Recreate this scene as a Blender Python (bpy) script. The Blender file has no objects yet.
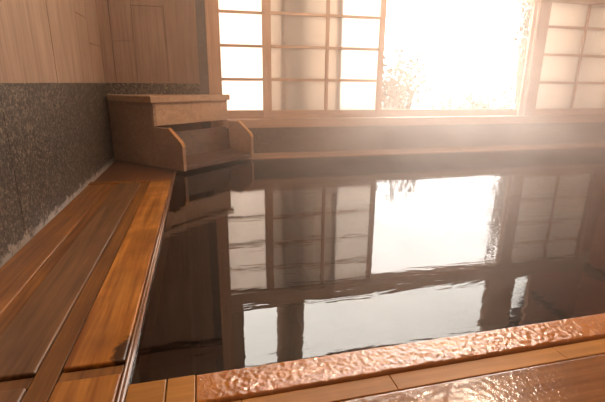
import bpy, bmesh, math, random
from mathutils import Vector, Matrix, noise

sc = bpy.context.scene
COL = sc.collection
S = 0.7            # metres per survey unit
CZ = 0.721         # camera height over the water
K = 1.024 * S      # survey unit on the window wall
def WX(x): return x * K
def WZ(h): return (h - 1.0) * K + CZ
def DK(x, y): return (x * S, y * S)

# ------------------------------------------------------------------ camera
cam_d = bpy.data.cameras.new('camera')
cam = bpy.data.objects.new('camera', cam_d)
COL.objects.link(cam)
sc.camera = cam
cam_d.sensor_width = 36.0
cam_d.lens = 411.74 / 605.0 * 36.0
cam_d.clip_start = 0.02
pit, yaw, rol = math.radians(15.9334), math.radians(14.0202), math.radians(0.5029)
fwd = Vector((math.sin(yaw) * math.cos(pit), math.cos(yaw) * math.cos(pit), -math.sin(pit)))
rt = Vector((math.cos(yaw), -math.sin(yaw), 0))
up = rt.cross(fwd)
r2 = rt * math.cos(rol) + up * math.sin(rol)
u2 = up * math.cos(rol) - rt * math.sin(rol)
M = Matrix.Identity(4)
for i in range(3):
    M[i][0], M[i][1], M[i][2] = r2[i], u2[i], -fwd[i]
M[2][3] = CZ
cam.matrix_world = M

# ------------------------------------------------------------------ world, light, exposure
w = bpy.data.worlds.new('sky')
sc.world = w
w.use_nodes = True
bg = w.node_tree.nodes['Background']
bg.inputs[0].default_value = (1.0, 0.90, 0.82, 1)
bg.inputs[1].default_value = 8.5
sc.cycles.volume_bounces = 3
vs = sc.view_settings
vs.view_transform = 'Standard'
vs.look = 'None'
vs.exposure = 0.0
vs.gamma = 1.0
vs.use_curve_mapping = False

def lamp(name, loc, rot, size, power, col, kind='AREA'):
    d = bpy.data.lights.new(name, kind)
    d.energy = power
    d.color = col
    if kind == 'AREA':
        d.shape = 'RECTANGLE'; d.size, d.size_y = size
    else:
        d.shadow_soft_size = size
    o = bpy.data.objects.new(name, d)
    COL.objects.link(o)
    o.location = loc; o.rotation_euler = rot
    return o
# window openings guide the sky light (portals give no light of their own)
for nm, x0, x1, z0, z1 in (('window_portal', 0.2, 5.4, 0.36, 1.68), ('clerestory_portal', 0.38, 4.52, 1.87, 3.0)):
    p = lamp(nm, ((x0 + x1) / 2, 4.58, (z0 + z1) / 2), (math.radians(-90), 0, 0), (x1 - x0, z1 - z0), 1.0, (1, 1, 1))
    p.data.cycles.is_portal = True
for lx, ly, pw in ((0.9, 2.2, 140.0), (2.6, 3.0, 118.0)):     # warm fill added unseen above the frame to brighten walls and deck
    lamp('room_fill_light', (lx, ly, 2.82), (0, 0, 0), 0.12, pw, (1.0, 0.81, 0.62), 'POINT')

# ------------------------------------------------------------------ materials
class NT:
    def __init__(self, name):
        self.m = bpy.data.materials.new(name)
        self.m.use_nodes = True
        self.t = self.m.node_tree
        self.t.nodes.clear()
        self.out = self.n('ShaderNodeOutputMaterial')
    def n(self, typ, **kw):
        nd = self.t.nodes.new(typ)
        for k, v in kw.items():
            if isinstance(k, str) and hasattr(nd, k): setattr(nd, k, v)
        return nd
    def l(self, a, b): self.t.links.new(a, b)
    def val(self, sock, v):
        if hasattr(v, 'links') or hasattr(v, 'is_linked'): self.l(v, sock)
        else: sock.default_value = v
    def coords(self, scale=(1, 1, 1)):
        tc = self.n('ShaderNodeTexCoord'); mp = self.n('ShaderNodeMapping')
        mp.inputs['Scale'].default_value = scale
        self.l(tc.outputs['Object'], mp.inputs['Vector'])
        return mp.outputs[0]
    def noise(self, vec, scale, detail=4, rough=0.55, dist=0.0):
        t = self.n('ShaderNodeTexNoise')
        t.inputs['Scale'].default_value = scale
        t.inputs['Detail'].default_value = detail
        t.inputs['Roughness'].default_value = rough
        t.inputs['Distortion'].default_value = dist
        self.l(vec, t.inputs['Vector'])
        return t.outputs['Fac']
    def ramp(self, fac, stops):
        r = self.n('ShaderNodeValToRGB')
        el = r.color_ramp.elements
        while len(el) < len(stops): el.new(0.5)
        for e, (p, c) in zip(el, stops):
            e.position = p
            e.color = (*c, 1) if len(c) == 3 else c
        self.l(fac, r.inputs[0])
        return r.outputs[0]
    def fmap(self, fac, a, b, c, d):
        r = self.n('ShaderNodeMapRange')
        for i, v in zip((1, 2, 3, 4), (a, b, c, d)): r.inputs[i].default_value = v
        self.l(fac, r.inputs[0])
        return r.outputs[0]
    def mix(self, fac, a, b, mode='MIX'):
        x = self.n('ShaderNodeMix', data_type='RGBA', blend_type=mode)
        self.val(x.inputs[0], fac)
        for s, v in ((x.inputs[6], a), (x.inputs[7], b)):
            if isinstance(v, tuple): s.default_value = (*v, 1)
            else: self.l(v, s)
        return x.outputs[2]
    def math(self, op, a, b=0.0):
        x = self.n('ShaderNodeMath', operation=op)
        self.val(x.inputs[0], a); self.val(x.inputs[1], b)
        return x.outputs[0]
    def bump(self, h, strength, dist=0.01):
        b = self.n('ShaderNodeBump')
        b.inputs['Strength'].default_value = strength
        b.inputs['Distance'].default_value = dist
        self.l(h, b.inputs['Height'])
        return b.outputs[0]
    def principled(self, color, rough, normal=None, coat=0.0, coat_rough=0.1, spec=0.5, coat_normal=None):
        p = self.n('ShaderNodeBsdfPrincipled')
        if isinstance(color, tuple): p.inputs['Base Color'].default_value = (*color, 1)
        else: self.l(color, p.inputs['Base Color'])
        self.val(p.inputs['Roughness'], rough)
        p.inputs['Specular IOR Level'].default_value = spec
        self.val(p.inputs['Coat Weight'], coat)
        p.inputs['Coat Roughness'].default_value = coat_rough
        if normal is not None: self.l(normal, p.inputs['Normal'])
        if coat_normal is not None: self.l(coat_normal, p.inputs['Coat Normal'])
        self.l(p.outputs[0], self.out.inputs[0])
        return p

def wood(name, dark, light, axis='Y', rough=0.5, coat=0.0, fine=55, coat_rough=0.12, bump=0.25, blotch=0.35, wet=None, coat_ior=1.5, stain=None):
    t = NT(name)
    st = 0.045
    sc_ = {'X': (st, 1, 1), 'Y': (1, st, 1), 'Z': (1, 1, st)}[axis]
    v = t.coords(sc_)
    rnd = t.n('ShaderNodeObjectInfo').outputs['Random']
    ad = t.n('ShaderNodeVectorMath', operation='ADD')
    cmb = t.n('ShaderNodeCombineXYZ')
    for i, k in enumerate((3.1, 7.7, 5.3)): t.l(t.math('MULTIPLY', rnd, k), cmb.inputs[i])
    t.l(v, ad.inputs[0]); t.l(cmb.outputs[0], ad.inputs[1])
    v = ad.outputs[0]
    g1 = t.noise(v, fine, 5, 0.6, 0.4)
    g2 = t.noise(v, fine * 0.28, 3, 0.5, 1.4)
    g = t.math('ADD', t.math('MULTIPLY', g1, 0.55), t.math('MULTIPLY', g2, 0.45))
    c = t.ramp(g, [(0.36, dark), (0.5, tuple((a + b) / 2 for a, b in zip(dark, light))), (0.64, light)])
    vb = t.coords((1, 1, 1))
    bl = t.noise(vb, 3.5, 3, 0.6)
    c = t.mix(t.fmap(bl, 0.35, 0.7, 0, blotch), c, tuple(x * 0.55 for x in dark))
    if stain:   # a dark rotted patch with its own outline
        pos, rad = stain
        sb_ = t.n('ShaderNodeVectorMath', operation='SUBTRACT'); t.l(vb, sb_.inputs[0]); sb_.inputs[1].default_value = pos
        sc2 = t.n('ShaderNodeVectorMath', operation='MULTIPLY'); t.l(sb_.outputs[0], sc2.inputs[0]); sc2.inputs[1].default_value = (2.6, 0.85, 0)
        ln = t.n('ShaderNodeVectorMath', operation='LENGTH'); t.l(sc2.outputs[0], ln.inputs[0])
        dd = t.math('ADD', ln.outputs['Value'], t.fmap(t.noise(vb, 30, 4, 0.6), 0.3, 0.7, -rad * 0.5, rad * 0.5))
        c = t.mix(t.fmap(dd, rad * 0.5, rad, 0.9, 0.0), c, (0.035, 0.016, 0.008))
    tone = t.fmap(rnd, 0, 1, 0.88, 1.1)
    cc = t.n('ShaderNodeCombineColor')
    for i in range(3): t.l(tone, cc.inputs[i])
    c = t.mix(1.0, c, cc.outputs[0], 'MULTIPLY')
    nrm = t.bump(g, bump, 0.002)
    cw, cn = coat, None
    if wet:   # a film of water lying in beads and puddles
        sc1, h, cover = wet
        wn = t.noise(vb, sc1, 3, 0.55, 0.3)
        cn = t.bump(wn, 1.0, h)
        cw = t.fmap(t.noise(vb, 6.0, 3), cover, cover + 0.12, 0.05, coat)
    p = t.principled(c, rough, nrm, cw, coat_rough, 0.4, cn)
    p.inputs['Coat IOR'].default_value = coat_ior
    return t.m

def plain(name, col, rough=0.5, var=0.15, scale=30):
    t = NT(name)
    n = t.noise(t.coords(), scale, 3)
    c = t.ramp(n, [(0.3, tuple(x * (1 - var) for x in col)), (0.7, tuple(min(1, x * (1 + var)) for x in col))])
    t.principled(c, rough, t.bump(n, 0.15, 0.002))
    return t.m

MT = {}
MT['wall_wood'] = wood('pale cypress wall board', (0.29, 0.19, 0.13), (0.43, 0.295, 0.205), 'Z', 0.6, blotch=0.2)
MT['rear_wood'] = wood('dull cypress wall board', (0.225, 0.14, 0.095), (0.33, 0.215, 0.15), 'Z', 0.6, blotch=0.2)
MT['right_wood'] = wood('reddish wall board', (0.42, 0.19, 0.11), (0.56, 0.29, 0.18), 'Z', 0.6, blotch=0.2)
MT['ceil_wood'] = wood('ceiling board', (0.17, 0.085, 0.05), (0.28, 0.15, 0.09), 'X', 0.6)
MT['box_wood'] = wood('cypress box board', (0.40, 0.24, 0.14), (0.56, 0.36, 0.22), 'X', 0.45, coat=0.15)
MT['box_wood_shaded'] = wood('shaded cypress box side board', (0.27, 0.155, 0.09), (0.40, 0.245, 0.145), 'Y', 0.45, coat=0.15)  # shade of the turned-away side boards is put into this colour
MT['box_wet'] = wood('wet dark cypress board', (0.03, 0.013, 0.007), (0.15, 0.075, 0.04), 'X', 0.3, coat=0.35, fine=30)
MT['lid_dry'] = wood('dry brown deck board', (0.11, 0.05, 0.02), (0.29, 0.145, 0.058), 'Y', 0.42, coat=0.7, coat_rough=0.2)
MT['lid_orange'] = wood('wet orange deck board', (0.26, 0.08, 0.012), (0.72, 0.32, 0.06), 'Y', 0.3, coat=0.7, coat_rough=0.14, wet=(45, 0.002, 0.40), blotch=0.6, stain=((0.062, -1.02, 0.0), 0.06))
MT['lid_wall'] = wood('wet red brown deck board', (0.15, 0.05, 0.011), (0.42, 0.175, 0.036), 'Y', 0.34, coat=0.8, coat_rough=0.16)
MT['deck_frame'] = wood('wet deck frame', (0.10, 0.04, 0.018), (0.18, 0.075, 0.03), 'Y', 0.35, coat=0.5, coat_rough=0.18)
MT['slat'] = wood('wet brown slat', (0.13, 0.046, 0.01), (0.35, 0.15, 0.03), 'Y', 0.35, coat=0.6, coat_rough=0.18)
MT['trim_wet'] = wood('wet deck edge', (0.20, 0.09, 0.04), (0.36, 0.18, 0.09), 'Y', 0.25, coat=1.0, coat_rough=0.08)
MT['rim_wet'] = wood('rim under a film of water', (0.38, 0.12, 0.006), (0.60, 0.22, 0.012), 'X', 0.3, coat=1.0, coat_rough=0.06, wet=(120, 0.002, 0.25), coat_ior=1.9)
MT['rim_dry'] = wood('bath rim board', (0.36, 0.15, 0.024), (0.54, 0.25, 0.05), 'X', 0.45, coat=0.2)
MT['rim_front'] = wood('wet floor board', (0.21, 0.075, 0.014), (0.38, 0.155, 0.03), 'X', 0.25, coat=1.0, coat_rough=0.08, wet=(80, 0.0015, 0.42), coat_ior=1.8)
MT['rim_rear'] = wood('rear rim board', (0.30, 0.15, 0.07), (0.45, 0.25, 0.13), 'X', 0.4, coat=0.3)
MT['sash_wood'] = wood('pale window wood', (0.34, 0.19, 0.11), (0.48, 0.29, 0.18), 'Z', 0.5, blotch=0.1)
MT['sill_wood'] = wood('pale sill wood', (0.36, 0.21, 0.12), (0.50, 0.31, 0.19), 'X', 0.45, blotch=0.1)
MT['tub_wood'] = wood('dark tub board', (0.10, 0.05, 0.03), (0.19, 0.10, 0.06), 'X', 0.5)
MT['log'] = wood('weathered log', (0.24, 0.13, 0.07), (0.38, 0.22, 0.13), 'Z', 0.8)
MT['jamb'] = plain('grey jamb', (0.13, 0.105, 0.085), 0.7)
MT['nail'] = plain('rusty nail', (0.06, 0.03, 0.02), 0.6)
MT['floor'] = plain('dark stone floor', (0.12, 0.09, 0.07), 0.4)
MT['gravel'] = plain('pale ground', (0.72, 0.68, 0.62), 0.9, 0.12, 3)
MT['bark'] = plain('shrub bark', (0.22, 0.15, 0.10), 0.9)
MT['leaf'] = plain('pale leaf', (0.15, 0.115, 0.08), 0.6, 0.2)

def granite(lime=0.75):
    t = NT('dark speckled stone')
    v = t.coords()
    n1 = t.noise(v, 58, 4, 0.85)
    vo = t.n('ShaderNodeTexVoronoi'); vo.inputs['Scale'].default_value = 110
    t.l(v, vo.inputs['Vector'])
    n2 = t.noise(v, 9, 4, 0.6)
    c = t.ramp(n1, [(0.40, (0.022, 0.018, 0.014)), (0.5, (0.095, 0.077, 0.058)), (0.58, (0.27, 0.225, 0.17)), (0.66, (0.58, 0.50, 0.39))])
    c = t.mix(t.fmap(vo.outputs['Distance'], 0.0, 0.5, 0.55, 0.0), c, (0.05, 0.042, 0.034))
    c = t.mix(t.fmap(n2, 0.45, 0.75, 0, 0.5), c, (0.045, 0.038, 0.032))
    c = t.mix(1.0, c, (0.66, 0.65, 0.63), 'MULTIPLY')
    # lime scale along the foot of the slabs
    sx = t.n('ShaderNodeSeparateXYZ'); tc = t.n('ShaderNodeTexCoord'); t.l(tc.outputs['Object'], sx.inputs[0])
    hgt = t.math('SUBTRACT', 0.052, sx.outputs['Z'])
    edge = t.math('ADD', t.math('MULTIPLY', hgt, 14.0), t.fmap(t.noise(v, 11, 6, 0.75), 0.3, 0.75, -0.9, 0.8))
    c = t.mix(t.fmap(edge, 0.0, 0.5, 0, lime), c, (0.66, 0.57, 0.48))
    t.principled(c, 0.5, t.bump(n1, 0.6, 0.004), 0.25, 0.25)
    return t.m
MT['granite'] = granite()
MT['granite_clean'] = granite(0.0)

def frosted():
    t = NT('frosted glass')
    n = t.noise(t.coords(), 220, 2)
    tr = t.n('ShaderNodeBsdfTranslucent'); tr.inputs[0].default_value = (0.70, 0.65, 0.60, 1)
    rf = t.n('ShaderNodeBsdfRefraction'); rf.inputs[0].default_value = (0.75, 0.70, 0.65, 1)
    rf.inputs['Roughness'].default_value = 0.55; rf.inputs['IOR'].default_value = 1.25
    gl = t.n('ShaderNodeBsdfGlossy'); gl.inputs[0].default_value = (1, 1, 1, 1); gl.inputs['Roughness'].default_value = 0.3
    t.l(t.bump(n, 0.2, 0.002), gl.inputs['Normal'])
    ad = t.n('ShaderNodeMixShader'); ad.inputs[0].default_value = 0.5
    t.l(tr.outputs[0], ad.inputs[1]); t.l(rf.outputs[0], ad.inputs[2])
    m2 = t.n('ShaderNodeMixShader'); m2.inputs[0].default_value = 0.04
    t.l(ad.outputs[0], m2.inputs[1]); t.l(gl.outputs[0], m2.inputs[2])
    t.l(m2.outputs[0], t.out.inputs[0])
    return t.m
MT['frosted'] = frosted()

def clear_glass():
    t = NT('clear glass')
    tr = t.n('ShaderNodeBsdfTransparent'); tr.inputs[0].default_value = (0.93, 0.95, 0.94, 1)
    gl = t.n('ShaderNodeBsdfGlossy'); gl.inputs['Roughness'].default_value = 0.01
    fr = t.n('ShaderNodeFresnel'); fr.inputs[0].default_value = 1.3
    mx = t.n('ShaderNodeMixShader')
    t.l(fr.outputs[0], mx.inputs[0]); t.l(tr.outputs[0], mx.inputs[1]); t.l(gl.outputs[0], mx.inputs[2])
    t.l(mx.outputs[0], t.out.inputs[0])
    return t.m
MT['glass'] = clear_glass()

def water():
    t = NT('hot spring water')
    v = t.coords((1.0, 2.6, 1.0))
    big = t.noise(v, 2.2, 2, 0.5, 0.3)
    sml = t.noise(t.coords((1.6, 7.0, 1.0)), 4.0, 2, 0.5, 0.5)
    h = t.math('ADD', t.math('MULTIPLY', big, 0.26), t.math('MULTIPLY', sml, 0.15))
    nrm = t.bump(h, 1.0, 0.0022)
    gl = t.n('ShaderNodeBsdfGlossy'); gl.inputs[0].default_value = (1, 0.96, 0.945, 1); gl.inputs['Roughness'].default_value = 0.012
    t.l(nrm, gl.inputs['Normal'])
    tr = t.n('ShaderNodeBsdfTransparent'); tr.inputs[0].default_value = (0.16, 0.085, 0.05, 1)
    fr = t.n('ShaderNodeFresnel'); fr.inputs[0].default_value = 1.78
    t.l(nrm, fr.inputs['Normal'])
    mx = t.n('ShaderNodeMixShader')
    t.l(fr.outputs[0], mx.inputs[0]); t.l(tr.outputs[0], mx.inputs[1]); t.l(gl.outputs[0], mx.inputs[2])
    t.l(mx.outputs[0], t.out.inputs[0])
    return t.m
MT['water'] = water()

def steam():
    t = NT('steam')
    n = t.noise(t.coords((0.8, 0.8, 1.6)), 1.3, 3, 0.6, 0.6)
    sx = t.n('ShaderNodeSeparateXYZ'); tc = t.n('ShaderNodeTexCoord'); t.l(tc.outputs['Object'], sx.inputs[0])
    low = t.fmap(sx.outputs['Z'], 0.0, 1.3, 1.2, 0.35)
    den = t.math('MULTIPLY', t.math('MULTIPLY', t.fmap(n, 0.3, 0.7, 0.4, 1.6), low), t.math('MULTIPLY', t.fmap(sx.outputs['X'], -2.9, -0.9, 0.12, 1.8), t.math('MULTIPLY', t.math('POWER', t.fmap(sx.outputs['Y'], -0.5, 2.65, 0.1, 1.0), 2.0), 2.6)))
    vo = t.n('ShaderNodeVolumeScatter')
    vo.inputs['Color'].default_value = (1.0, 0.885, 0.805, 1)
    vo.inputs['Anisotropy'].default_value = 0.55
    t.l(t.math('MULTIPLY', den, 0.12), vo.inputs['Density'])
    t.l(vo.outputs[0], t.out.inputs['Volume'])
    return t.m
MT['steam'] = steam()

# ------------------------------------------------------------------ mesh helpers
class MB:
    def __init__(self): self.bm = bmesh.new()
    def box(self, x0, x1, y0, y1, z0, z1):
        vs_ = [self.bm.verts.new(p) for p in ((x0, y0, z0), (x1, y0, z0), (x1, y1, z0), (x0, y1, z0), (x0, y0, z1), (x1, y0, z1), (x1, y1, z1), (x0, y1, z1))]
        for f in ((3, 2, 1, 0), (4, 5, 6, 7), (0, 1, 5, 4), (1, 2, 6, 5), (2, 3, 7, 6), (3, 0, 4, 7)):
            self.bm.faces.new([vs_[i] for i in f])
        return self
    def prism(self, pts, off):
        # closed polygon of 3-D points extruded along a vector
        off = Vector(off)
        a = [self.bm.verts.new(p) for p in pts]
        b = [self.bm.verts.new(Vector(p) + off) for p in pts]
        n = len(pts)
        self.bm.faces.new(a); self.bm.faces.new(b[::-1])
        for i in range(n):
            self.bm.faces.new((a[i], b[i], b[(i + 1) % n], a[(i + 1) % n]))
        return self
    def tube(self, pts, radii, seg=14):
        rings = []
        for i, p in enumerate(pts):
            p = Vector(p)
            d = (Vector(pts[min(i + 1, len(pts) - 1)]) - Vector(pts[max(i - 1, 0)])).normalized()
            a = d.orthogonal().normalized(); b = d.cross(a)
            rings.append([self.bm.verts.new(p + (a * math.cos(2 * math.pi * k / seg) + b * math.sin(2 * math.pi * k / seg)) * radii[i]) for k in range(seg)])
        for r0, r1 in zip(rings, rings[1:]):
            for k in range(seg): self.bm.faces.new((r0[k], r0[(k + 1) % seg], r1[(k + 1) % seg], r1[k]))
        self.bm.faces.new(rings[0][::-1]); self.bm.faces.new(rings[-1])
        return self
    def build(self, name, mat, parent=None, bevel=0.0, loc=None, smooth=False, seg=2):
        bmesh.ops.recalc_face_normals(self.bm, faces=self.bm.faces)
        me = bpy.data.meshes.new(name)
        if loc is not None:
            for v in self.bm.verts: v.co -= Vector(loc)
        self.bm.to_mesh(me); self.bm.free()
        me.materials.append(MT[mat])
        o = bpy.data.objects.new(name, me)
        COL.objects.link(o)
        if parent is not None:
            o.parent = parent
            if loc is None:   # vertices were given in world space
                for v in me.vertices: v.co -= parent.location
        elif loc is not None: o.location = loc
        if bevel:
            b = o.modifiers.new('bevel', 'BEVEL'); b.width = bevel; b.segments = seg; b.limit_method = 'ANGLE'
        if smooth:
            for p in me.polygons: p.use_smooth = True
        return o

def box(*a): return MB().box(*a)
def tag(o, label, cat, group=None, kind=None):
    if label: o['label'] = label
    if cat: o['category'] = cat
    if group: o['group'] = group
    if kind: o['kind'] = kind
    return o
def thing(name, loc, label, cat, group=None, kind=None):
    o = bpy.data.objects.new(name, None)
    COL.objects.link(o)
    o.location = loc
    o.empty_display_size = 0.1
    return tag(o, label, cat, group, kind)
def struct(name, mb, mat, label, cat, **kw):
    return tag(mb.build(name, mat, **kw), label, cat, kind='structure')

XL, XR = -0.8155, 5.43
YF, YB = -1.2, 4.235          # front wall, rear-left wall
ZC = 3.0

# ------------------------------------------------------------------ shell
def plank_wall(x0y0, x1y1, z0, z1, seams, joints, thick, inward, seed):
    """upright boards with open V seams and staggered butt joints, as one mesh; runs along u from 0 to L"""
    mb = MB()
    a = Vector((*x0y0, 0)); b = Vector((*x1y1, 0))
    u = (b - a).normalized(); n = Vector((*inward, 0))
    L = (b - a).length
    rng = random.Random(seed)
    g = 0.0022
    def slab(s0, s1, zz0, zz1, d0, d1):
        p = [a + u * s0, a + u * s1]
        pts = [p[0] + n * d0, p[1] + n * d0, p[1] + n * d1, p[0] + n * d1]
        mb.prism([(q.x, q.y, zz0) for q in pts], (0, 0, zz1 - zz0))
    slab(0, L, z0, z1, -thick, -0.012)
    edges = [0] + [s for s in seams if 0 < s < L] + [L]
    for i, (s0, s1) in enumerate(zip(edges, edges[1:])):
        js = joints.get(i)
        if js is None: js = [z0 + (z1 - z0) * rng.uniform(0.55, 0.9)]
        zs = [z0] + js + [z1]
        for k, (q0, q1) in enumerate(zip(zs, zs[1:])):
            d = rng.uniform(-0.0012, 0.0012)
            slab(s0 + (g if i else 0), s1 - g, q0 + (g if k else 0), q1 - g, -0.012, d)
    return mb

seams = [S * v - YF for v in (-1.2, -0.75, -0.3, 0.15, 0.6, 1.05, 1.5, 1.95, 2.4, 2.8, 3.2, 3.667, 4.105, 4.555, 5.0, 5.46)]
nl = len(seams)
struct('wall_left', plank_wall((XL, YF), (XL, YB + 0.28), 0.712, ZC, seams, {nl - 1: [1.20 + 0.0], nl: [1.02]}, 0.14, (1, 0), 3), 'wall_wood',
       'pale upright cypress boards on the left wall above the dark stone', 'wall')
seamr = [S * (v + 1.165) for v in (-1.02, -0.755, -0.36, 0.0)]
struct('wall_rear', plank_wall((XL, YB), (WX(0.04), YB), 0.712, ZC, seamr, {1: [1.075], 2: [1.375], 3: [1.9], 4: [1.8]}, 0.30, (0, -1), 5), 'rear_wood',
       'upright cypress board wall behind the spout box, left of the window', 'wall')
struct('wall_right', plank_wall((XR, YF), (XR, 4.75), -0.3, ZC, [0.35 * k for k in range(1, 18)], {}, 0.14, (-1, 0), 8), 'right_wood',
       'reddish board wall at the right end of the bath, seen in the water', 'wall')
struct('wall_front', box(XL - 0.14, XR + 0.14, YF - 0.14, YF, -0.3, ZC), 'wall_wood', 'board wall behind the viewpoint', 'wall')
cm = MB().box(XL - 0.14, XR + 0.14, YF - 0.14, 4.80, ZC + 0.02, ZC + 0.16)
y = YF
while y < 4.6:
    cm.box(XL - 0.1, XR + 0.1, y, y + 0.294, ZC, ZC + 0.02); y += 0.30
struct('ceiling', cm, 'ceil_wood', 'dark board ceiling over the bath', 'ceiling')
struct('floor', box(XL - 0.14, XR + 0.14, YF - 0.14, 4.56, -0.95, -0.85), 'floor', 'dark floor below the bath', 'floor')

# stone wainscot: left wall slabs with joints, and the return behind the spout box
mb = MB()
for y0, y1 in ((YF, S * 0.9), (S * 0.9, S * 2.905), (S * 2.905, YB)):
    mb.box(XL - 0.14, XL + 0.012, y0 + 0.002, y1 - 0.002, 0.034, 0.712)
mb.box(XL - 0.14, XL, YF, YB, -0.3, 0.70)
struct('trim_1', mb, 'granite', 'dark speckled stone wainscot slabs along the left wall', 'stone wainscot')
struct('trim_2', box(XL, WX(0.04), YB - 0.018, YB + 0.25, -0.3, 0.712), 'granite', 'dark stone wainscot behind the spout box', 'stone wainscot', bevel=0.003)
struct('trim_3', box(WX(0.04), WX(0.16), YB + 0.02, 4.55, -0.3, ZC), 'jamb', 'dark grey strip beside the window post', 'jamb')
struct('trim_4', box(WX(0.16), WX(0.335), YB + 0.035, 4.56, 0.28, ZC), 'sash_wood', 'pale window post next to the spout box', 'post', bevel=0.004)
struct('trim_5', box(WX(0.16), XR, 4.31, 4.56, -0.3, 0.275), 'granite_clean', 'dark stone band between rear rim and window sill', 'stone band')
ms = MB().box(WX(0.335), XR, 4.29, 4.415, 0.275, 0.362).box(WX(0.335), XR, 4.415, 4.60, 0.275, 0.350)
for yy in (4.455, 4.495, 4.535): ms.box(WX(0.335), XR, yy - 0.003, yy + 0.003, 0.35, 0.358)
ms.box(WX(0.335), XR, 4.555, 4.60, 0.35, 0.435)
struct('trim_6', ms, 'sill_wood', 'pale wooden window sill with sliding tracks', 'window sill', bevel=0.003)
struct('trim_7', box(WX(0.335), XR, 4.40, 4.56, WZ(2.33), WZ(2.61)), 'sill_wood', 'wooden lintel over the sliding windows', 'lintel', bevel=0.004)
# wall above the lintel
struct('wall_rear_left', box(WX(0.335), WX(0.53), 4.41, 4.55, WZ(2.61), ZC), 'wall_wood', 'board panel above the lintel beside the window post', 'wall')
struct('wall_rear_right', plank_wall((WX(6.29), 4.44), (XR, 4.44), WZ(2.61), ZC, [0.3, 0.62], {}, 0.05, (0, -1), 11), 'right_wood',
       'board panel above the lintel at the right corner', 'wall')
struct('trim_8', box(WX(5.30), WX(5.93), 4.45, 4.49, WZ(2.61), ZC), 'sill_wood', 'wide strut between the upper windows', 'strut', bevel=0.004)
struct('trim_9', box(WX(7.33), XR, 4.40, 4.56, 0.36, WZ(2.33)), 'sash_wood', 'window post in the right corner', 'post', bevel=0.004)
struct('trim_10', MB().prism([(WX(6.35), 4.418, 2.14), (WX(6.35), 4.418, 2.25), (XR - 0.04, 4.418, 2.86), (XR - 0.04, 4.418, 2.75)], (0, -0.04, 0)), 'tub_wood',
       'slanting dark brace in the upper right corner', 'brace')
struct('trim_11', box(XR - 0.05, XR, 0.2, 4.40, WZ(2.50), WZ(2.72)), 'ceil_wood', 'dark rail along the right wall', 'rail', bevel=0.004)
struct('trim_12', box(XL, WX(0.16), YB - 0.10, YB, 2.13, 2.30), 'ceil_wood', 'dark beam across the boards above the spout box', 'beam', bevel=0.006)
# upper fixed windows
def fixed_window(name, x0, x1, label):
    z0, z1 = WZ(2.61), ZC
    f = MB()
    f.box(x0, x1, 4.46, 4.50, z0, z0 + 0.018).box(x0, x1, 4.46, 4.50, z1 - 0.03, z1).box(x0, x0 + 0.012, 4.46, 4.50, z0, z1).box(x1 - 0.012, x1, 4.46, 4.50, z0, z1)
    fo = struct(name, f, 'sash_wood', label, 'window')
    box(x0 + 0.011, x1 - 0.011, 4.478, 4.482, z0 + 0.017, z1 - 0.029).build('glass_pane', 'glass', fo)
fixed_window('window_1', WX(0.53), WX(5.30), 'wide clear upper window mirrored in the water')
fixed_window('window_2', WX(5.93), WX(6.29), 'narrow clear upper window mirrored at the right of the water')

# ------------------------------------------------------------------ sliding windows
def sash(x0, x1, yc, label, xbar=None, st_l=0.06, st_r=0.06):
    z0, z1 = 0.359, WZ(2.345)
    t = thing('sliding_window', ((x0 + x1) / 2, yc, z0), label, 'window', 'frosted sliding windows')
    d = 0.015
    a = x0 + st_l; b = x1 - st_r
    zb, zt = WZ(0.612), WZ(2.31)
    box(x0, a, yc - d, yc + d, z0, z1).build('stile', 'sash_wood', t, 0.002)
    box(b, x1, yc - d, yc + d, z0, z1).build('stile', 'sash_wood', t, 0.002)
    box(a, b, yc - d, yc + d, z0, zb).build('rail', 'sill_wood', t, 0.002)
    box(a, b, yc - d, yc + d, zt, z1).build('rail', 'sill_wood', t, 0.002)
    xm = xbar if xbar else (a + b) / 2
    box(xm - 0.018, xm + 0.018, yc - 0.012, yc + 0.012, zb, zt).build('muntin', 'sash_wood', t, 0.001)
    for h in (1.05, 1.506, 1.946):
        for p, q in ((a, xm - 0.018), (xm + 0.018, b)):
            box(p, q, yc - 0.011, yc + 0.011, WZ(h) - 0.014, WZ(h) + 0.014).build('muntin', 'sill_wood', t, 0.001)
    box(a - 0.004, b + 0.004, yc + 0.001, yc + 0.005, zb - 0.004, zt + 0.004).build('frosted_pane', 'frosted', t)
    return t
sash(WX(0.935), WX(2.805), 4.437, 'frosted sliding window left of the open gap, drawn in front', WX(1.90), WX(1.06) - WX(0.935), WX(2.805) - WX(2.715))
sash(WX(0.335), WX(2.14), 4.477, 'frosted sliding window beside the spout box, half behind its neighbour', WX(1.24), 0.012, 0.055)
sash(WX(5.50), WX(7.33), 4.437, 'frosted sliding window right of the open gap', WX(6.50), WX(5.72) - WX(5.50), 0.05)
sash(WX(5.44), WX(7.28), 4.477, 'second frosted sliding window stacked behind the right one', WX(6.50), 0.05, 0.05)

# ------------------------------------------------------------------ sunken bath
DE = -0.2065                     # deck edge
NY0, NY1 = 0.825, 0.926          # near rim
RY0 = 4.02                       # rear rim front edge
bath = thing('sunken_bath', (2.4, 2.4, -0.8), 'large sunken wooden bath full of dark hot water under the windows', 'bath')
mb = MB().box(DE + 0.001, XR - 0.01, NY0, YB + 0.05, -0.84, -0.80)
mb.build('bath_floor', 'tub_wood', bath)
box(DE + 0.001, DE + 0.026, NY0, RY0 + 0.04, -0.80, -0.05).build('side_board', 'tub_wood', bath)
box(DE, XR - 0.01, RY0 + 0.015, RY0 + 0.045, -0.80, -0.05).build('rear_board', 'tub_wood', bath)
box(DE, XR - 0.01, NY0, NY1 - 0.02, -0.80, -0.05).build('front_board', 'tub_wood', bath)
box(1.0, XR - 0.02, RY0 - 0.45, RY0 + 0.01, -0.80, -0.40).build('seat_step', 'tub_wood', bath)
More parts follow.
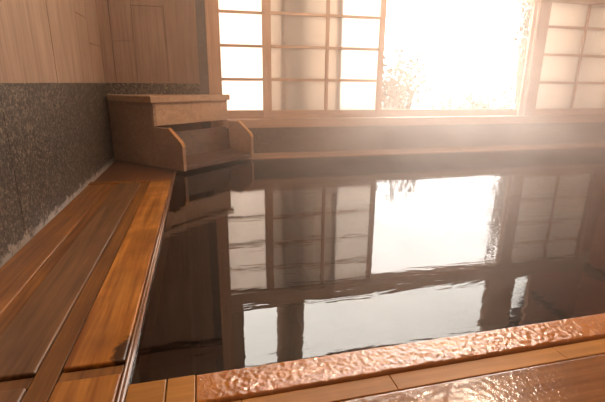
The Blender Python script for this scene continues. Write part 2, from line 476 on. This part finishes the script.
box(DE + 0.001, XR - 0.01, RY0, 4.309, -0.05, 0.010).build('rear_rim', 'rim_rear', bath, 0.006)

def rough_slab(x0, x1, y0, y1, zb, zt, step, amp, wl, fade, seed, xw=0.0):
    """board with a lumpy film of water on top; fade(x, y) in 0..1 scales the lumps"""
    mb = MB(); bm = mb.bm
    nx = max(1, int((x1 - x0) / step)); ny = max(1, int((y1 - y0) / step))
    top = []
    for j in range(ny + 1):
        row = []
        for i in range(nx + 1):
            x = x0 + (x1 - x0) * i / nx; yv = y0 + (y1 - y0) * j / ny
            e = min(1.0, min(yv - y0, y1 - yv) / 0.006)
            p = Vector((x / wl, yv / wl, seed))
            n = noise.noise(p) + 0.5 * noise.noise(p * 2.1)
            z = zt - 0.004 * (1 - e) ** 2 + amp * n * fade(x, yv) * e
            row.append(bm.verts.new((x, yv, z)))
        top.append(row)
    for j in range(ny):
        for i in range(nx):
            bm.faces.new((top[j][i], top[j][i + 1], top[j + 1][i + 1], top[j + 1][i]))
    loop = top[0][:] + [r[-1] for r in top[1:]] + top[-1][-2::-1] + [r[0] for r in top[-2:0:-1]]
    bot = [bm.verts.new((v.co.x, v.co.y, zb)) for v in loop]
    for i in range(len(loop)):
        k = (i + 1) % len(loop)
        bm.faces.new((loop[i], bot[i], bot[k], loop[k]))
    bm.faces.new(bot[::-1])
    return mb
def sstep(a, b, x):
    t = min(1, max(0, (x - a) / (b - a))); return t * t * (3 - 2 * t)
# near rim: two short dry boards at the deck, then one long board under overflowing water
JX = (-0.115, -0.045)
box(DE + 0.001, JX[0] - 0.0012, NY0, NY1, -0.05, 0.006).build('near_rim', 'rim_dry', bath, 0.003)
box(JX[0] + 0.0012, JX[1] - 0.0012, NY0, NY1, -0.05, 0.006).build('near_rim', 'rim_dry', bath, 0.003)
o = rough_slab(JX[1] + 0.0012, 1.75, NY0, NY1, -0.05, 0.006, 0.0034, 0.0026, 0.0115, lambda x, y: sstep(-0.05, 0.08, x) * (1 - 0.6 * sstep(0.9, 1.3, x)), 3.3).build('near_rim', 'rim_wet', bath, smooth=True)
o['label'] = 'wet lumpy rim board glinting under overflowing water'
box(1.752, XR - 0.01, NY0, NY1, -0.05, 0.006).build('near_rim', 'rim_wet', bath, 0.003)
# floor boards on the bather's side
fb = thing('floor_board', (1.0, 0.79, -0.06), 'narrow dry orange floor board along the near rim', 'floor board')
xs = [DE + 0.001, 0.06, 0.44, 0.95, 1.55, 2.4, XR - 0.01]
mb = MB()
for p, q in zip(xs, xs[1:]): mb.box(p + 0.0006, q - 0.0006, 0.7655, 0.8215, -0.06, -0.003)
mb.build('board', 'rim_dry', fb, 0.002)
fw = rough_slab(DE + 0.001, 1.8, 0.18, 0.764, -0.06, -0.001, 0.005, 0.0010, 0.016, lambda x, y: 0.25 + 0.75 * (1 - sstep(0.5, 0.8, x)), 9.1).build('floor_board', 'rim_front', loc=(0.8, 0.47, -0.06), smooth=True)
tag(fw, 'wide wet floor board in the near right corner, glinting with water', 'floor board')

# the water itself, a body with depth
mb = MB().box(DE + 0.0005, XR - 0.012, NY1 - 0.001, RY0 - 0.001, -0.79, 0.0)
wt = mb.build('bath_water', 'water', loc=(2.4, 2.4, -0.79))
tag(wt, 'dark still hot spring water mirroring the windows', 'water', kind='stuff')

# ------------------------------------------------------------------ deck on the left
LT = 0.021
deck = thing('bath_deck', (-0.5, 1.5, -0.1), 'wet brown wooden deck frame between stone wall and water', 'deck')
mb = MB().box(XL + 0.027, DE - 0.016, YF + 0.01, YB - 0.02, -0.10, 0.004)
mb.build('frame', 'deck_frame', deck, 0.002)
mb = MB()
mb.tube([(DE - 0.004, YF + 0.01, 0.010), (DE - 0.004, 3.13, 0.010), (DE - 0.004, 4.01, 0.010)], [0.0055] * 3, 10)
mb.tube([(DE - 0.0125, YF + 0.01, 0.013), (DE - 0.0125, 3.13, 0.013), (DE - 0.0125, 4.01, 0.013)], [0.0045] * 3, 10)
mb.box(DE - 0.016, DE, YF + 0.01, 4.015, -0.10, 0.009)
o = mb.build('edge_trim', 'trim_wet', deck, smooth=False)
o['label'] = 'shiny wet double edge strip'
for x0, x1 in ((-0.912 * S + 0.0015, -0.842 * S - 0.005), (-0.622 * S + 0.0015, -0.532 * S - 0.005)):
    box(x0, x1, 0.3, 3.112, 0.004, 0.013).build('slat', 'slat', deck, 0.0015)
for x0, x1 in ((-0.842 * S, -0.622 * S), (-0.532 * S, -0.322 * S)):
    box(x0, x1, 1.364 * S + 0.002, 1.437 * S - 0.009, 0.004, 0.013).build('slat', 'slat', deck, 0.0015)
box(XL + 0.027, DE - 0.019, 3.115, 3.19, 0.004, 0.0225).build('cross_rail', 'lid_wall', deck, 0.003)
# removable lid boards
def lid(x0, x1, y0, y1, mat, label):
    loc = ((x0 + x1) / 2, (y0 + y1) / 2, 0.004)
    o = MB().box(x0, x1, y0, y1, 0.0045, LT).build('deck_lid', mat, None, 0.0055, loc, seg=3)
    return tag(o, label, 'deck lid', 'lid boards of the bath deck')
Y0, Y1 = 1.437 * S, 4.440 * S
lid(-1.122 * S, -0.912 * S, Y0, Y1, 'lid_wall', 'long reddish deck lid board along the foot of the stone wall')
lid(-0.842 * S, -0.622 * S, Y0, Y1, 'lid_dry', 'long dull brown deck lid board in the middle of the deck')
lid(-0.532 * S, -0.322 * S, Y0, Y1, 'lid_orange', 'long bright orange wet deck lid board beside the water')
lid(-0.842 * S, -0.622 * S, 0.3, 1.362 * S, 'lid_dry', 'brown deck lid board cut off at the bottom left corner')
lid(-0.532 * S, -0.322 * S, 0.3, 1.365 * S, 'lid_orange', 'orange deck lid board at the bottom edge next to the rim corner')

# ------------------------------------------------------------------ spout box set across the corner
A = Vector((-0.2 * S, 4.88 * S, 0)); B = Vector((0.72 * S, 5.73 * S, 0))
wv = (B - A).normalized(); uv = Vector((-wv.y, wv.x, 0)); LW = (B - A).length
zb = 0.024
def P(wd, s, h): # width along front, depth back, height over deck (survey units for s, h)
    q = A + wv * wd + uv * (s * S); return (q.x, q.y, zb + h * S)
sb = thing('water_spout_box', (A.x - 0.2, A.y + 0.3, zb), 'wooden stepped box with a lid in the rear left corner of the bath', 'spout box')
th = 0.032
prof = [(0, 0), (0, 0.28), (0.03, 0.325), (0.235, 0.478), (0.5, 0.478), (0.5, 0.762), (1.37, 0.762), (1.37, 0)]
MB().prism([P(0, s, h) for s, h in prof], wv * th).build('side_board', 'box_wood_shaded', sb, 0.003)
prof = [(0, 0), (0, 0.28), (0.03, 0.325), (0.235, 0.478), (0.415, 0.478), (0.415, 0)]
MB().prism([P(LW - th, s, h) for s, h in prof], wv * th).build('side_board', 'box_wood_shaded', sb, 0.003)
# window light on the sloping shoulders, put into orange strips
for w0 in (0, LW - th):
    MB().prism([P(w0 - 0.001, s, h) for s, h in ((-0.006, 0.28), (0.024, 0.333), (0.232, 0.488), (0.236, 0.478), (0.03, 0.322), (0.003, 0.278))], wv * (th + 0.002)).build('lit_shoulder_strip', 'rim_dry', sb, 0.001)
MB().prism([P(0.0, 0.47, 0.49), P(0.0, 0.47, 0.762), P(0.0, 0.505, 0.762), P(0.0, 0.505, 0.49)], wv * LW).build('front_board', 'box_wood', sb, 0.003)
MB().prism([P(0.0, 0.468, 0.50), P(0.0, 0.468, 0.755), P(0.0, 0.476, 0.755), P(0.0, 0.476, 0.50)], wv * 0.03).build('end_grain_strip', 'box_wood_shaded', sb, 0.001)
for w0 in (0.012, LW - 0.012):
    for h in (0.55, 0.63, 0.71):
        MB().tube([P(w0, 0.462, h), P(w0, 0.475, h)], [0.005, 0.005], 8).build('nail', 'nail', sb)
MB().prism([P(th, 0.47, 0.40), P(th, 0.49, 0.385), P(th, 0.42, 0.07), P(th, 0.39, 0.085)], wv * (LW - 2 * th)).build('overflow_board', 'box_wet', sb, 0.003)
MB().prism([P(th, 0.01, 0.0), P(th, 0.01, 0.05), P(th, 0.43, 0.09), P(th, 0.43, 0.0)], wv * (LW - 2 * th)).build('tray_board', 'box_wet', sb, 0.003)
# back boards along the two walls close the body
MB().box(XL + 0.02, 0.02, YB - 0.042, YB - 0.022, zb, zb + 0.762 * S).build('back_board', 'box_wood_shaded', sb)
# lid: five-sided board following the corner
z0 = zb + 0.762 * S; z1 = zb + 0.838 * S
a = P(-0.03, 0.44, 0); b = P(LW + 0.022, 0.44, 0)
pl = [(a[0], a[1]), (b[0], b[1]), (0.245, 4.252), (0.115, YB - 0.022), (XL + 0.02, YB - 0.022)]
q = P(-0.03, 1.30, 0); pl.append((max(q[0], XL + 0.02), q[1]))
MB().prism([(x, yv, z0) for x, yv in pl], (0, 0, z1 - z0)).build('lid', 'box_wood', sb, 0.003)

# ------------------------------------------------------------------ outside
struct('ground', box(-30, 60, 4.75, 90, -0.5, -0.35), 'gravel', 'pale bright ground outside the window', 'ground')
def log(x, yv, r, z1, label):
    mb = MB(); rng = random.Random(int(x * 100))
    n = 9
    mb.tube([(x + rng.uniform(-.006, .006), yv + rng.uniform(-.006, .006), -0.36 + (z1 + 0.36) * i / n) for i in range(n + 1)], [r * rng.uniform(0.97, 1.03) for i in range(n + 1)], 24)
    o = mb.build('log_post', 'log', loc=(x, yv, -0.36), smooth=True)
    return tag(o, label, 'post', 'log posts outside the windows')
log(WX(1.43), 4.72, 0.178, 3.2, 'thick log post outside, a blurred dark band behind the left frosted window')
log(WX(6.6), 4.72, 0.15, 1.75, 'short post added outside to dim the right frosted window')  # added post, makes a darker band in the right panes

def shrub(x, yv, h, rad, n, seed, label, name='shrub', up_bias=0.6, lw=0.05):
    rng = random.Random(seed)
    t = thing(name, (x, yv, -0.35), label, 'shrub')
    st = MB(); lf = MB()
    for k in range(n):
        a = rng.uniform(0, 6.283); rr = rad * math.sqrt(rng.random())
        p0 = Vector((x + 0.25 * rr * math.cos(a), yv + 0.25 * rr * math.sin(a), -0.35))
        p2 = Vector((x + rr * math.cos(a), yv + rr * math.sin(a), -0.35 + h * rng.uniform(0.55, 1.0)))
        p1 = p0.lerp(p2, 0.5) + Vector((rng.uniform(-.1, .1), rng.uniform(-.1, .1), h * 0.12))
        st.tube([p0, p1, p2], [0.012, 0.008, 0.003], 5)
        for i in range(26):
            f = rng.uniform(0.25, 1.0)
            c = p0.lerp(p1, f * 2) if f < 0.5 else p1.lerp(p2, f * 2 - 1)
            d = Vector((rng.gauss(0, 1), rng.gauss(0, 1), rng.gauss(up_bias, 0.6))).normalized()
            sd = d.orthogonal().normalized()
            sd = (Matrix.Rotation(rng.uniform(0, 6.28), 3, d) @ sd)
            ll = lw * rng.uniform(1.6, 3.0); wd = lw * 0.45
            m_ = c + d * ll * 0.5; nn = d.cross(sd) * wd * 0.25
            v = [lf.bm.verts.new(q) for q in (c, m_ + sd * wd + nn, c + d * ll, m_ - sd * wd + nn)]
            lf.bm.faces.new((v[0], v[1], v[2])); lf.bm.faces.new((v[0], v[2], v[3]))
    st.build('stem', 'bark', t)
    lf.build('foliage', 'leaf', t)
    return t
shrub(3.55, 7.2, 1.75, 0.62, 60, 1, 'pale leafy shrub outside at the left side of the open gap')
shrub(6.95, 7.9, 4.2, 0.45, 60, 2, 'tall faint bush outside at the right side of the open gap')
shrub(5.4, 7.0, 0.95, 0.6, 22, 4, 'low tuft outside at the lower right of the open gap', up_bias=1.2)
shrub(5.5, 8.4, 0.85, 0.5, 14, 6, 'small faint tuft outside at the bottom middle of the open gap', up_bias=1.0)

# ------------------------------------------------------------------ steam filling the room
stm = box(XL + 0.02, XR - 0.06, YF + 0.02, 4.18, 0.03, ZC - 0.02).build('steam', 'steam', loc=(2.3, 1.5, 0.03))
tag(stm, 'thin warm steam drifting over the water', 'steam', kind='stuff')
